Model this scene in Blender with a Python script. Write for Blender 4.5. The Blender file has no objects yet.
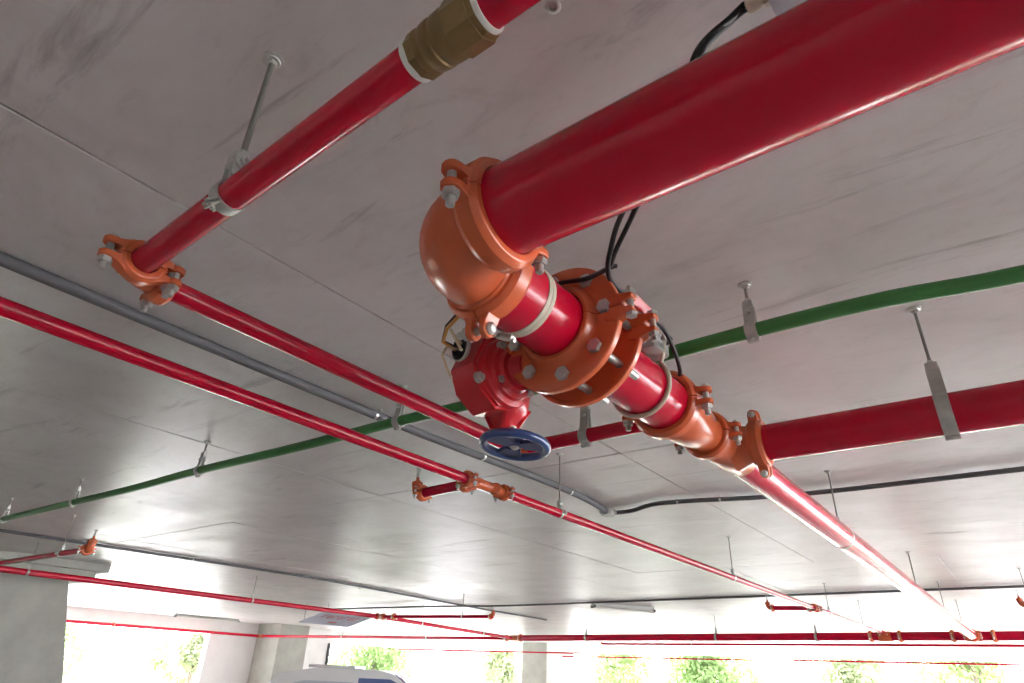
import bpy, math, random
from mathutils import Vector, Matrix
random.seed(7)
S = bpy.context.scene
COL = S.collection

# ------------------------------------------------------------------ camera
EYE = 1.5                                    # eye height above the floor; rel. heights below are from the eye
F_PX, PITCH, ROLL, YAW = 624.3, 28.0, 2.516, 38.22
_t, _r, _y = (math.radians(a) for a in (PITCH, ROLL, YAW))
FW = Vector((-math.sin(_y) * math.cos(_t), math.cos(_y) * math.cos(_t), math.sin(_t)))
_rt = Vector((math.cos(_y), math.sin(_y), 0)); _up = _rt.cross(FW)
RT = _rt * math.cos(_r) + _up * math.sin(_r); UP = -_rt * math.sin(_r) + _up * math.cos(_r)
cd = bpy.data.cameras.new('camera'); cam = bpy.data.objects.new('camera', cd); COL.objects.link(cam)
cd.sensor_width = 36; cd.lens = F_PX / 1024 * 36; cd.clip_start = .02; cd.clip_end = 400
m = Matrix((RT, UP, -FW)).transposed().to_4x4(); m.translation = (0, 0, EYE); cam.matrix_world = m
S.camera = cam

def P(x, y, z): return Vector((x, y, z + EYE))
def px(x, y, z):
    """pixel -> point at relative height z"""
    d = RT * ((x - 512) / F_PX) + UP * ((341.5 - y) / F_PX) + FW
    return P(*(d * (z / d.z)))

# ------------------------------------------------------------------ world, sun, exposure
W = bpy.data.worlds.new('sky'); S.world = W; W.use_nodes = True
bg = W.node_tree.nodes['Background']; bg.inputs[0].default_value = (.95, .96, 1, 1); bg.inputs[1].default_value = 5.0
sd = bpy.data.lights.new('sun', 'SUN'); sun = bpy.data.objects.new('sun', sd); COL.objects.link(sun)
sd.energy = 50; sd.angle = math.radians(4); sd.color = (1, .98, .97)
sun.rotation_euler = Vector((-.42, .68, .55)).to_track_quat('Z', 'Y').to_euler(); sun.location = (-40, 60, 40)
V = S.view_settings; V.view_transform = 'Standard'; V.look = 'None'; V.gamma = 1; V.use_curve_mapping = False
V.exposure = 1.62
S.cycles.diffuse_bounces = 10; S.cycles.max_bounces = 16

# ------------------------------------------------------------------ materials
MATS = {}
def mat(name, col, rough=.5, metal=0., bump=0., bscale=60., var=0., vscale=3., coat=0., spec=.5, col2=None, stretch=None):
    if name in MATS: return MATS[name]
    M = bpy.data.materials.new(name); M.use_nodes = True; nt = M.node_tree; b = nt.nodes['Principled BSDF']
    b.inputs['Base Color'].default_value = (*col, 1); b.inputs['Roughness'].default_value = rough
    b.inputs['Metallic'].default_value = metal; b.inputs['Coat Weight'].default_value = coat
    b.inputs['Coat Roughness'].default_value = .12; b.inputs['Specular IOR Level'].default_value = spec
    tc = nt.nodes.new('ShaderNodeNewGeometry') if stretch else nt.nodes.new('ShaderNodeTexCoord')
    out = tc.outputs['Position' if stretch else 'Object']
    if stretch:
        mp = nt.nodes.new('ShaderNodeMapping'); mp.inputs['Scale'].default_value = stretch
        nt.links.new(out, mp.inputs[0]); out = mp.outputs[0]
    if var or col2:
        n = nt.nodes.new('ShaderNodeTexNoise'); n.inputs['Scale'].default_value = vscale; n.inputs['Detail'].default_value = 8
        n.inputs['Roughness'].default_value = .62
        nt.links.new(out, n.inputs['Vector'])
        r = nt.nodes.new('ShaderNodeValToRGB'); r.color_ramp.elements[0].position = .34; r.color_ramp.elements[1].position = .68
        c2 = col2 or tuple(c * (1 - var) for c in col)
        r.color_ramp.elements[0].color = (*c2, 1); r.color_ramp.elements[1].color = (*col, 1)
        nt.links.new(n.outputs['Fac'], r.inputs[0]); nt.links.new(r.outputs[0], b.inputs['Base Color'])
    if bump:
        n2 = nt.nodes.new('ShaderNodeTexNoise'); n2.inputs['Scale'].default_value = bscale; n2.inputs['Detail'].default_value = 3
        nt.links.new(out, n2.inputs['Vector'])
        bp = nt.nodes.new('ShaderNodeBump'); bp.inputs['Strength'].default_value = bump; bp.inputs['Distance'].default_value = .004
        nt.links.new(n2.outputs['Fac'], bp.inputs['Height']); nt.links.new(bp.outputs[0], b.inputs['Normal'])
    MATS[name] = M; return M

RED = mat('red_gloss_paint', (.54, .0022, .028), .17, bump=.05, bscale=50, var=.12, vscale=6, coat=.0, spec=.38)
VRED = mat('red_valve_enamel', (.52, .012, .022), .28, bump=.1, bscale=40, coat=.2)
ORANGE = mat('orange_casting_paint', (.66, .135, .050), .24, bump=.14, bscale=60, var=.18, vscale=9)
STEEL = mat('galvanised_steel', (.58, .58, .55), .40, .7, bump=.12, bscale=80, var=.25, vscale=18)
DSTEEL = mat('dull_steel_rod', (.22, .21, .19), .5, .6)
BRASS = mat('aged_brass', (.27, .18, .075), .42, .5, bump=.1, bscale=90, var=.25, vscale=15)
WHITEP = mat('white_nylon', (.75, .74, .70), .5)
BEIGE = mat('beige_band_plastic', (.52, .49, .38), .45)
GREEN = mat('green_pvc', (.045, .23, .055), .38, var=.15, vscale=4)
CONDUIT = mat('dark_grey_conduit', (.10, .10, .105), .7, .0)
LGREY = mat('light_grey_plastic', (.50, .54, .60), .45)
MGREY = mat('mid_grey_casting', (.42, .42, .40), .5)
BLACK = mat('black_rubber', (.012, .012, .014), .45)
BLUE = mat('blue_enamel', (.022, .055, .18), .28, coat=.3, bump=.08)
YELLOW = mat('yellow_plastic', (.62, .38, .02), .4)
WIRE = mat('cream_wire', (.62, .52, .34), .5)
OWIRE = mat('orange_wire', (.65, .33, .08), .5)
CARW = mat('white_car_paint', (.82, .82, .82), .2, coat=.6)
GLASSB = mat('blue_tinted_glass', (.10, .14, .32), .08)
SIGN = mat('pale_blue_sign_board', (.44, .46, .56), .5)
SRED = mat('red_sign_lettering', (.52, .06, .08), .5)
LAMP = mat('white_lamp_tube', (.78, .78, .72), .4)
BARK = mat('grey_bark', (.16, .13, .10), .8, var=.4, vscale=8)
CONC = mat('column_concrete', (.40, .40, .36), .75, bump=.3, bscale=14, var=.22, vscale=1.4)
CONCL = mat('pale_wall_concrete', (.74, .73, .72), .7, bump=.2, bscale=14, var=.1, vscale=1.2)
FLOORM = mat('floor_concrete', (.68, .66, .65), .12, spec=1.0, var=.12, vscale=.8)
GROUND = mat('pale_gravel_ground', (.50, .50, .50), .9, var=.2, vscale=.6)
JOINT = mat('slab_joint_grey', (.30, .29, .28), .8)

def leaf_mat(name, col):
    M = bpy.data.materials.new(name); M.use_nodes = True; nt = M.node_tree; b = nt.nodes['Principled BSDF']
    b.inputs['Base Color'].default_value = (*col, 1); b.inputs['Roughness'].default_value = .6
    tr = nt.nodes.new('ShaderNodeBsdfTranslucent'); tr.inputs[0].default_value = (col[0] * 1.2, col[1] * 1.2, col[2], 1)
    mx = nt.nodes.new('ShaderNodeMixShader'); mx.inputs[0].default_value = .4
    nt.links.new(b.outputs[0], mx.inputs[1]); nt.links.new(tr.outputs[0], mx.inputs[2])
    nt.links.new(mx.outputs[0], nt.nodes['Material Output'].inputs[0]); return M
LEAVES = [leaf_mat('leaf_pale', (.24, .31, .14)), leaf_mat('leaf_mid', (.16, .24, .09)), leaf_mat('leaf_olive', (.27, .31, .19))]

def ceiling_mat():
    """trowelled, sealed concrete: cloudy tone, fine drag marks along X, pale grout smears beside the long joint"""
    M = bpy.data.materials.new('ceiling_concrete'); M.use_nodes = True; nt = M.node_tree; L = nt.links; b = nt.nodes['Principled BSDF']
    g = nt.nodes.new('ShaderNodeNewGeometry')
    def noise(scale, sc=(1, 1, 1), det=6, rough=.6, dist=0.):
        mp = nt.nodes.new('ShaderNodeMapping'); mp.inputs['Scale'].default_value = sc; L.new(g.outputs['Position'], mp.inputs[0])
        n = nt.nodes.new('ShaderNodeTexNoise'); n.inputs['Scale'].default_value = scale; n.inputs['Detail'].default_value = det
        n.inputs['Roughness'].default_value = rough; n.inputs['Distortion'].default_value = dist
        L.new(mp.outputs[0], n.inputs['Vector']); return n.outputs['Fac']
    def ramp(f, stops):
        r = nt.nodes.new('ShaderNodeValToRGB'); e = r.color_ramp.elements
        while len(e) < len(stops): e.new(.5)
        for k, (p, c) in enumerate(stops): e[k].position = p; e[k].color = (*c, 1)
        L.new(f, r.inputs[0]); return r.outputs[0]
    def mixc(f, a, c, mode='MIX'):
        n = nt.nodes.new('ShaderNodeMix'); n.data_type = 'RGBA'; n.blend_type = mode
        if isinstance(f, float): n.inputs[0].default_value = f
        else: L.new(f, n.inputs[0])
        L.new(a, n.inputs[6])
        if isinstance(c, tuple): n.inputs[7].default_value = (*c, 1)
        else: L.new(c, n.inputs[7])
        return n.outputs[2]
    base = ramp(noise(1.1, det=8, dist=.9), [(.32, (.50, .475, .455)), (.5, (.575, .55, .535)), (.7, (.64, .62, .61))])
    drag = ramp(noise(3.4, (.8, 2.2, 1), det=9, rough=.7, dist=1.6), [(.28, (.80, .79, .78)), (.45, (1, 1, 1)), (.7, (1.05, 1.05, 1.06))])
    c = mixc(.75, base, drag, 'MULTIPLY')
    stain = ramp(noise(1.7, (.35, 2.6, 1), det=9, rough=.68, dist=1.0), [(.30, (0.85, 0.85, 0.85)), (.41, (0, 0, 0)), (1, (0, 0, 0))])
    c = mixc(stain, c, (.26, .25, .25))
    # grout smears near x = -2.14
    sx = nt.nodes.new('ShaderNodeSeparateXYZ'); L.new(g.outputs['Position'], sx.inputs[0])
    def mth(op, a, v):
        n = nt.nodes.new('ShaderNodeMath'); n.operation = op
        L.new(a, n.inputs[0])
        if isinstance(v, float): n.inputs[1].default_value = v
        else: L.new(v, n.inputs[1])
        return n.outputs[0]
    d = mth('ABSOLUTE', mth('ADD', sx.outputs[0], 2.12), 0.)
    near = nt.nodes.new('ShaderNodeMapRange'); near.inputs[1].default_value = .015; near.inputs[2].default_value = .11
    near.inputs[3].default_value = 1; near.inputs[4].default_value = 0; L.new(d, near.inputs[0])
    patch = ramp(noise(3.0, (1, 1, 1), det=7, rough=.65, dist=.5), [(.5, (0, 0, 0)), (.6, (.7, .7, .7))])
    c = mixc(mth('MULTIPLY', near.outputs[0], patch), c, (.60, .58, .56))
    L.new(c, b.inputs['Base Color'])
    rr = ramp(noise(1.3, (.5, 2, 1), det=6), [(.3, (.33, .33, .33)), (.7, (.43, .43, .43))])
    L.new(rr, b.inputs['Roughness'])
    b.inputs['Specular IOR Level'].default_value = 1.0
    bp = nt.nodes.new('ShaderNodeBump'); bp.inputs['Strength'].default_value = .22; bp.inputs['Distance'].default_value = .006
    L.new(noise(9, (.7, 1.6, 1), det=6, rough=.65, dist=.5), bp.inputs['Height']); L.new(bp.outputs[0], b.inputs['Normal'])
    return M
CEIL = ceiling_mat()

# ------------------------------------------------------------------ mesh builder
I4 = Matrix.Identity(4)
class MB:
    def __init__(s): s.v, s.f = [], []
    def add(s, vs, fs, M=I4):
        o = len(s.v); s.v += [tuple(M @ Vector(v)) for v in vs]; s.f += [tuple(i + o for i in f) for f in fs]; return s
    def box(s, c, d, M=I4):
        x, y, z = (a / 2 for a in d); cx, cy, cz = c
        vs = [(cx + i * x, cy + j * y, cz + k * z) for k in (-1, 1) for j in (-1, 1) for i in (-1, 1)]
        return s.add(vs, [(0, 2, 3, 1), (4, 5, 7, 6), (0, 1, 5, 4), (2, 6, 7, 3), (0, 4, 6, 2), (1, 3, 7, 5)], M)
    def cbox(s, c, d, b, M=I4):
        """box with chamfered vertical (z) edges and a small top/bottom chamfer"""
        x, y, z = (a / 2 for a in d)
        def ring(k, zz): return [(sx * (x - k) if e else sx * (x - k - b), sy * (y - k - b) if e else sy * (y - k), zz)
                                 for sx, sy, e in ((1, -1, 1), (1, 1, 1), (1, 1, 0), (-1, 1, 0), (-1, 1, 1), (-1, -1, 1), (-1, -1, 0), (1, -1, 0))]
        vs = ring(b * .6, -z) + ring(0, -z + b * .6) + ring(0, z - b * .6) + ring(b * .6, z)
        vs = [(a + c[0], e + c[1], g + c[2]) for a, e, g in vs]
        fs = [tuple(range(7, -1, -1)), tuple(range(24, 32))]
        for k in range(3):
            for i in range(8): fs.append((k * 8 + i, k * 8 + (i + 1) % 8, k * 8 + 8 + (i + 1) % 8, k * 8 + 8 + i))
        return s.add(vs, fs, M)
    def lathe(s, prof, n=32, M=I4, a0=0., a1=2 * math.pi, loop=False):
        full = abs(a1 - a0 - 2 * math.pi) < 1e-6; k = n if full else n + 1; p = len(prof)
        vs = []
        for i in range(k):
            a = a0 + (a1 - a0) * i / n
            vs += [(r * math.cos(a), r * math.sin(a), z) for r, z in prof]
        fs = []
        for i in range(n):
            j = (i + 1) % k
            for q in range(p if loop else p - 1):
                w = (q + 1) % p; fs.append((i * p + q, j * p + q, j * p + w, i * p + w))
        if not full and loop:
            fs.append(tuple(range(p - 1, -1, -1))); fs.append(tuple((k - 1) * p + q for q in range(p)))
        if full and not loop:
            for q, rev in ((0, True), (p - 1, False)):
                if prof[q][0] > 1e-5:
                    c = [i * p + q for i in range(k)]; fs.append(tuple(reversed(c)) if rev else tuple(c))
        return s.add(vs, fs, M)
    def cyl(s, r, z0, z1, n=24, M=I4, ch=0.):
        pr = [(r - ch, z0), (r, z0 + ch), (r, z1 - ch), (r - ch, z1)] if ch else [(r, z0), (r, z1)]
        return s.lathe(pr, n, M)
    def prism(s, poly, z0, z1, M=I4):
        n = len(poly); vs = [(x, y, z0) for x, y in poly] + [(x, y, z1) for x, y in poly]
        fs = [tuple(range(n - 1, -1, -1)), tuple(range(n, 2 * n))] + [(i, (i + 1) % n, n + (i + 1) % n, n + i) for i in range(n)]
        return s.add(vs, fs, M)
    def hexa(s, af, z0, z1, M=I4, k=6):
        r = af / 2 / math.cos(math.pi / k); ch = (z1 - z0) * .15
        def rg(q): return [(q * math.cos(2 * math.pi * i / k), q * math.sin(2 * math.pi * i / k)) for i in range(k)]
        s.prism(rg(r), z0 + ch, z1 - ch, M); s.prism(rg(r * .9), z0, z1, M); return s
    def tube(s, pts, rad, n=12, caps=True, M=I4):
        pts = [Vector(p) for p in pts]; N = len(pts); rad = rad if isinstance(rad, (list, tuple)) else [rad] * N
        T = [(pts[min(i + 1, N - 1)] - pts[max(i - 1, 0)]).normalized() for i in range(N)]
        u = T[0].orthogonal().normalized(); vs = []
        for i in range(N):
            u = (u - T[i] * u.dot(T[i])).normalized(); w = T[i].cross(u)
            vs += [tuple(pts[i] + (u * math.cos(2 * math.pi * k / n) + w * math.sin(2 * math.pi * k / n)) * rad[i]) for k in range(n)]
        fs = [(i * n + k, i * n + (k + 1) % n, (i + 1) * n + (k + 1) % n, (i + 1) * n + k) for i in range(N - 1) for k in range(n)]
        if caps: fs += [tuple(range(n - 1, -1, -1)), tuple(range((N - 1) * n, N * n))]
        return s.add(vs, fs, M)
    def strip(s, path, w, t, M=I4, closed=False):
        """flat bar bent in the local XZ plane, width along Y"""
        pts = [Vector((a, 0, b)) for a, b in path]; N = len(pts); vs = []
        for i in range(N):
            a = pts[(i - 1) % N] if closed or i else pts[i]; b = pts[(i + 1) % N] if closed or i < N - 1 else pts[i]
            T = (b - a).normalized(); nn = Vector((T.z, 0, -T.x))
            for e, q in ((-1, -1), (1, -1), (1, 1), (-1, 1)): vs.append(tuple(pts[i] + nn * (t / 2 * q) + Vector((0, e * w / 2, 0))))
        fs = []
        for i in range(N if closed else N - 1):
            j = (i + 1) % N
            for k in range(4): fs.append((i * 4 + k, i * 4 + (k + 1) % 4, j * 4 + (k + 1) % 4, j * 4 + k))
        if not closed: fs += [(3, 2, 1, 0), tuple(N * 4 - 4 + k for k in range(4))]
        return s.add(vs, fs, M)
    def mesh(s, name, material, angle=38):
        me = bpy.data.meshes.new(name); me.from_pydata(s.v, [], s.f); me.materials.append(material)
        import bmesh
        b = bmesh.new(); b.from_mesh(me); bmesh.ops.recalc_face_normals(b, faces=b.faces); b.to_mesh(me); b.free()
        me.polygons.foreach_set('use_smooth', [True] * len(me.polygons)); me.set_sharp_from_angle(angle=math.radians(angle)); me.update()
        return me
CACHE = {}
def cached(key, fn):
    if key not in CACHE: CACHE[key] = fn()
    return CACHE[key]
def obj(name, me, parent=None, M=I4):
    if isinstance(me, tuple): me = me[0].mesh(name, me[1])
    o = bpy.data.objects.new(name, me); COL.objects.link(o); o.parent = parent; o.matrix_basis = M; return o
def bevel(o, w, seg=2):
    b = o.modifiers.new('edge', 'BEVEL'); b.width = w; b.segments = seg; b.limit_method = 'ANGLE'; b.angle_limit = math.radians(40); b.use_clamp_overlap = True; b.harden_normals = False
def tag(o, label, cat, group=None):
    o['label'] = label; o['category'] = cat
    if group: o['group'] = group
    return o
def thing(name, label, cat, M=I4, group=None):
    o = bpy.data.objects.new(name, None); COL.objects.link(o); o.matrix_basis = M; o.empty_display_size = .1
    return tag(o, label, cat, group)
def struct(name, mb, material, parent=None):
    o = obj(name, (mb, material), parent)
    if parent is None: o['kind'] = 'structure'
    return o
def frame(o, z, x=(0, 0, 1)):
    z = Vector(z).normalized(); x = Vector(x); x = (x - z * x.dot(z))
    if x.length < 1e-4: x = z.orthogonal()
    x.normalize(); y = z.cross(x)
    M = Matrix((x, y, z)).transposed().to_4x4(); M.translation = Vector(o); return M
def T(x, y, z): return Matrix.Translation((x, y, z))
def RX(a): return Matrix.Rotation(math.radians(a), 4, 'X')
def RY(a): return Matrix.Rotation(math.radians(a), 4, 'Y')
def RZ(a): return Matrix.Rotation(math.radians(a), 4, 'Z')

# ------------------------------------------------------------------ setting
HC = 1.5                                     # ceiling above the eye
XW, YF, YB, XR = -27.0, 33.0, -6.9, 7.3      # left wall face, far edge, rear edge, right edge
fl = MB(); fl.box((-7.7, 13.2, -.1), (40.6, 40.4, .2)); struct('floor', fl, FLOORM)
gd = MB(); gd.box((-10, 15, -.35), (200, 200, .3)); struct('ground', gd, GROUND)
sl = MB(); sl.box((-8.9, 13.3, HC + EYE + .16), (42.8, 40.6, .28)); ceiling = struct('ceiling', sl, JOINT)
def panel_mesh():
    b = MB(); b.cbox((0, 0, 0), (2.652, 5.492, .022), .006); return b.mesh('panel', CEIL, 20)
pm = panel_mesh()
for r in range(8):
    y0 = -6.9 + 5.5 * r
    off = -2.14 if r < 3 else -.70
    ks = range(-10, 5) if r < 3 else range(-11, 5)
    for k in ks:
        x0 = off + 2.66 * k
        obj('panel', pm, ceiling, T(x0 + 1.33, y0 + 2.75, HC + EYE + .011 + random.uniform(0, .0025)) @ RX(random.uniform(-.03, .03)) @ RY(random.uniform(-.05, .05)))

# left wall with two openings, jutting pier
wl = MB(); H = EYE + HC
def wall_left(y0, y1, z0, z1, x0=XW - .35, x1=XW): wl.box(((x0 + x1) / 2, (y0 + y1) / 2, (z0 + z1) / 2), (x1 - x0, y1 - y0, z1 - z0))
LZ = EYE + .98
wall_left(-6.9, 33.35, LZ, H); wall_left(-6.9, 1.8, 0, LZ); wall_left(15.1, 21.3, 0, LZ)
struct('wall_left', wl, CONCL)
wf = MB(); wf.box((-7.6, YF + .175, EYE + 1.33), (38.4, .35, .34)); struct('wall_far', wf, CONCL)
wr = MB(); wr.box((-7.6, -7.05, 1.5), (39.6, .3, 3.0)); struct('wall_rear_light_block', wr, CONCL)  # unseen wall, added to cut the daylight reaching the near ceiling
wq = MB(); wq.box((12.3, -2.6, 1.5), (.3, 8.5, 2.98)); struct('wall_right_light_block', wq, CONCL)  # added out of view, sized to hold side daylight off the near bays
# columns and drop panels
def column(label, x0, x1, y0, y1, top, cap=None, rake=0.):
    t = thing('concrete_column', label, 'column', T((x0 + x1) / 2, (y0 + y1) / 2, 0))
    b = MB(); hy = (y1 - y0) / 2
    b.prism([(-hy, 0), (hy + rake, 0), (hy, top), (-hy, top)], (x0 - x1) / 2, (x1 - x0) / 2, Matrix(((0, 0, 1, 0), (1, 0, 0, 0), (0, 1, 0, 0), (0, 0, 0, 1)))); obj('shaft', (b, CONC), t)
    if cap:
        a0, a1, b0, b1 = cap; c = MB(); cx, cy = (x0 + x1) / 2, (y0 + y1) / 2
        h0 = top
        c.box(((a0 + a1) / 2 - cx, (b0 + b1) / 2 - cy, (h0 + H - .13) / 2), (a1 - a0 - .3, b1 - b0 - .3, H - .13 - h0))
        c.box(((a0 + a1) / 2 - cx, (b0 + b1) / 2 - cy, H - .066), (a1 - a0, b1 - b0, .13)); obj('drop_panel', (c, CONC), t)
    return t
column('weathered grey concrete column with a drop panel, left edge of photo', -14.9, -13.5, 2.6, 4.65, EYE + 1.2, (-15.6, -13.45, 1.4, 5.25), .75)
column('pale concrete column beyond the far red main', -22.0, -20.42, 30.0, 32.6, H)
column('pale concrete pier standing against the left wall', XW + .01, -25.35, 17.25, 18.7, H)

# ------------------------------------------------------------------ fasteners
def bolt(parent, M, L, d, head='hex', nut_at=None, stick=None, name='bolt', material=None):
    """local z points from head to nut; head's underside at z=0, nut's face at z=L"""
    mt = material or STEEL; stick = d * .9 if stick is None else stick
    key = ('bolt', round(L, 4), round(d, 4), head, round(stick, 4), mt.name)
    def mk():
        b = MB(); b.cyl(d / 2, -.001, L + d * .8 + stick, 12, ch=d * .08)
        if head == 'hex': b.hexa(d * 1.6, -d * .62, 0)
        else: b.lathe([(.0, -d * .7), (d * .5, -d * .62), (d * .8, -d * .3), (d * .8, 0), (0, 0)], 14)
        return b.mesh('bolt', mt)
    o = obj(name, cached(key, mk), parent, M)
    def mn():
        b = MB(); b.hexa(d * 1.65, 0, d * .85); return b.mesh('nut', mt)
    obj('nut', cached(('nut', round(d, 4), mt.name), mn), o, T(0, 0, L))
    return o

# ------------------------------------------------------------------ grooved coupling
def coupling(label, c, axis, ear, R, small=False, group=None, nut_down=True, sc=1.):
    k = R / .1095; w = .076 * (.5 + .5 * k); t = .031 * (.45 + .55 * k); ex = .062 * (.42 + .58 * k); d = .0225 * (.52 + .48 * k)
    if small: t *= 1.12
    w *= .5 + .5 * sc; t *= sc; ex *= sc; d *= sc
    z = Vector(axis).normalized(); x = Vector(ear); y = z.cross(x)
    if (nut_down and y.z < -1e-3): z = -z
    M = frame(c, z, x)
    o = thing('pipe_coupling', label, 'pipe coupling', M, group)
    gap = d * .66; th = d * .92; er = d * 1.12; xb = R + ex; Ri = R + .0015
    n = 12 if small else 22
    def half(sg):
        b = MB()
        prof = [(Ri, -w / 2), (Ri + .62 * t, -w / 2), (Ri + .78 * t, -w / 2 + .1 * w), (Ri + t, -w / 2 + .24 * w), (Ri + t, w / 2 - .24 * w), (Ri + .78 * t, w / 2 - .1 * w), (Ri + .62 * t, w / 2), (Ri, w / 2)]
        a = math.asin(min(.5, .0015 / R)); b.lathe(prof, n, I4, a, math.pi - a, True)
        # ears: rounded tongues standing off the split line, joined to the ring by a rising root
        wz = min(w * .46, er * 1.0)
        for e in (-1, 1):
            prf = [(Ri + .15 * t, .0012), (Ri + t * 1.15, .0012), (xb - er * 1.25, gap * .75), (xb - er * .9, gap), (xb + er * .1, gap), (xb + er * .16, gap + th * .35),
                   (xb + er * .1, gap + th), (xb - er * .6, gap + th * 1.05), (R + t * .7, gap + th * 1.5), (R * .93 + .15 * t, gap + th * 2.1)]
            q = [(e * u, v) for u, v in prf]
            b.prism(q, -wz, wz)
            b.lathe([(er * .98, 0), (er * 1.02, th * .3), (er * .98, th)], 12, T(e * (xb), gap, 0) @ RX(-90))
        if sg < 0: b.v = [(vx, -vy, vz) for vx, vy, vz in b.v]
        return b.mesh('housing', ORANGE, 32)
    for sg in (1, -1):
        h_ = obj('housing', cached(('half', round(R, 4), sg, small, sc), lambda: half(sg)), o)
        if not small: bevel(h_, d * .14)
    for e in (-1, 1):
        bolt(o, T(e * xb, gap + th, 0) @ RX(90), 2 * (gap + th), d, 'round', stick=d * 1.1)
    return o

def pipe(label, a, b, R, n=40, material=None, name='pipe', cat='pipe', group=None):
    a, b = Vector(a), Vector(b); M = frame(a, b - a); mb = MB()
    mb.cyl(R, 0, (b - a).length, n); o = obj(name, (mb, material or RED), None, M); return tag(o, label, cat, group)

def elbow(label, C, da, db, R, c2e, n=32, collar=True):
    C = Vector(C); da = Vector(da).normalized(); db = Vector(db).normalized(); rb = c2e * .86
    M = T(*C); b = MB(); pts = [da * c2e]
    for i in range(15):
        a = math.pi / 2 * i / 14
        pts.append((da + db) * rb - db * rb * math.cos(a) - da * rb * math.sin(a))
    pts.append(db * c2e); N = len(pts)
    rad = [R * (1.04 + .10 * math.sin(math.pi * min(1, max(0, (i - 1) / (N - 3))))) for i in range(N)]
    b.tube(pts, rad, n)
    for dd in (da, db): b.lathe([(R * 1.0, c2e * .72), (R * 1.13, c2e * .76), (R * 1.13, c2e * .88), (R * 1.0, c2e * .9)], n, frame((0, 0, 0), dd))
    return tag(obj('pipe_elbow', (b, ORANGE), None, M), label, 'pipe elbow')

def tee(label, C, run, br, R, Rb, c2e, n=32, run_w=None, plug=None):
    M = T(*C); b = MB(); run = Vector(run).normalized(); br = Vector(br).normalized()
    for s_ in (1, -1):
        b.lathe([(R * 1.10, 0), (R * 1.10, c2e * .5), (R * 1.03, c2e * .62), (R * 1.03, c2e), (R * .8, c2e)], n, frame((0, 0, 0), run * s_))
    b.lathe([(Rb * 1.4, R * .55), (Rb * 1.16, R * 1.05), (Rb * 1.06, R * 1.3), (Rb * 1.03, c2e), (Rb * .8, c2e)], n, frame((0, 0, 0), br))
    if plug: b.lathe([(0, R * 1.5), (Rb * .55, R * 1.5), (Rb * .8, R * 1.4), (Rb * .9, R * .6)], 16, frame((0, 0, 0), plug))
    return tag(obj('pipe_tee', (b, ORANGE), None, M), label, 'pipe tee')

# ------------------------------------------------------------------ hangers
def anchor_rod(o, top, bot, rd=.006):
    b = MB(); b.lathe([(0, top), (.030, top), (.030, top - .004), (.022, top - .006), (.020, top - .009), (0, top - .009)], 18); b.hexa(.024, top - .022, top - .009); obj('anchor_plate', (b, STEEL), o)
    b = MB(); b.cyl(rd, bot, top - .01, 10); obj('rod', (b, DSTEEL), o)
def ring_hanger(label, c, axis, R, rd=.006, band=.026, group=None, big=True, ears=0., swv=1.):
    """split-ring pipe clamp with swivel on a threaded rod"""
    c = Vector(c); ax = Vector(axis); ax.z = 0; ax.normalize()
    side = Vector((ax.y, -ax.x, 0)); M = Matrix((side, ax, (0, 0, 1))).transposed().to_4x4(); M.translation = c
    o = thing('ring_hanger', label, 'pipe hanger', M, group); top = H - c.z
    sw = R + .018 * swv
    anchor_rod(o, top, sw + .035, rd)
    b = MB(); pr = [(R + .0005, -band / 2), (R + .004, -band / 2), (R + .005, -band / 2 + .003), (R + .005, band / 2 - .003), (R + .004, band / 2), (R + .0005, band / 2)]
    b.lathe(pr, 28, RX(90), loop=True)
    if big: # side ears of the split ring
        for s_ in (-1, 1): b.cbox((0, 0, 0), (.030, band * .9, .0055), .002, RY(ears) @ T(s_ * (R + .016), 0, .0045)); b.cbox((0, 0, 0), (.030, band * .9, .0055), .002, RY(ears) @ T(s_ * (R + .016), 0, -.0045))
    obj('split_ring', (b, STEEL), o)
    if big:
        for s_ in (-1, 1): bolt(o, RY(ears) @ T(s_ * (R + .021), 0, .008) @ RX(180), .016, .008)
    Q = T(0, 0, R + .004) @ Matrix.Scale(swv, 4)
    b = MB(); b.cbox((0, 0, .012), (.020, .016, .028), .004, Q); b.box((0, -.012, .030), (.026, .004, .046), Q); b.box((0, .012, .030), (.026, .004, .046), Q)
    b.hexa(.022, .048, .064, Q); b.cyl(.014, -.016, .016, 14, Q @ T(0, 0, .036) @ RX(90)); obj('swivel', (b, STEEL), o)
    if big: bolt(o, T(0, -.018 * swv, R + .004 + .036 * swv) @ RX(-90), .034 * swv, .009 * swv, stick=.014)
    return o
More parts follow.
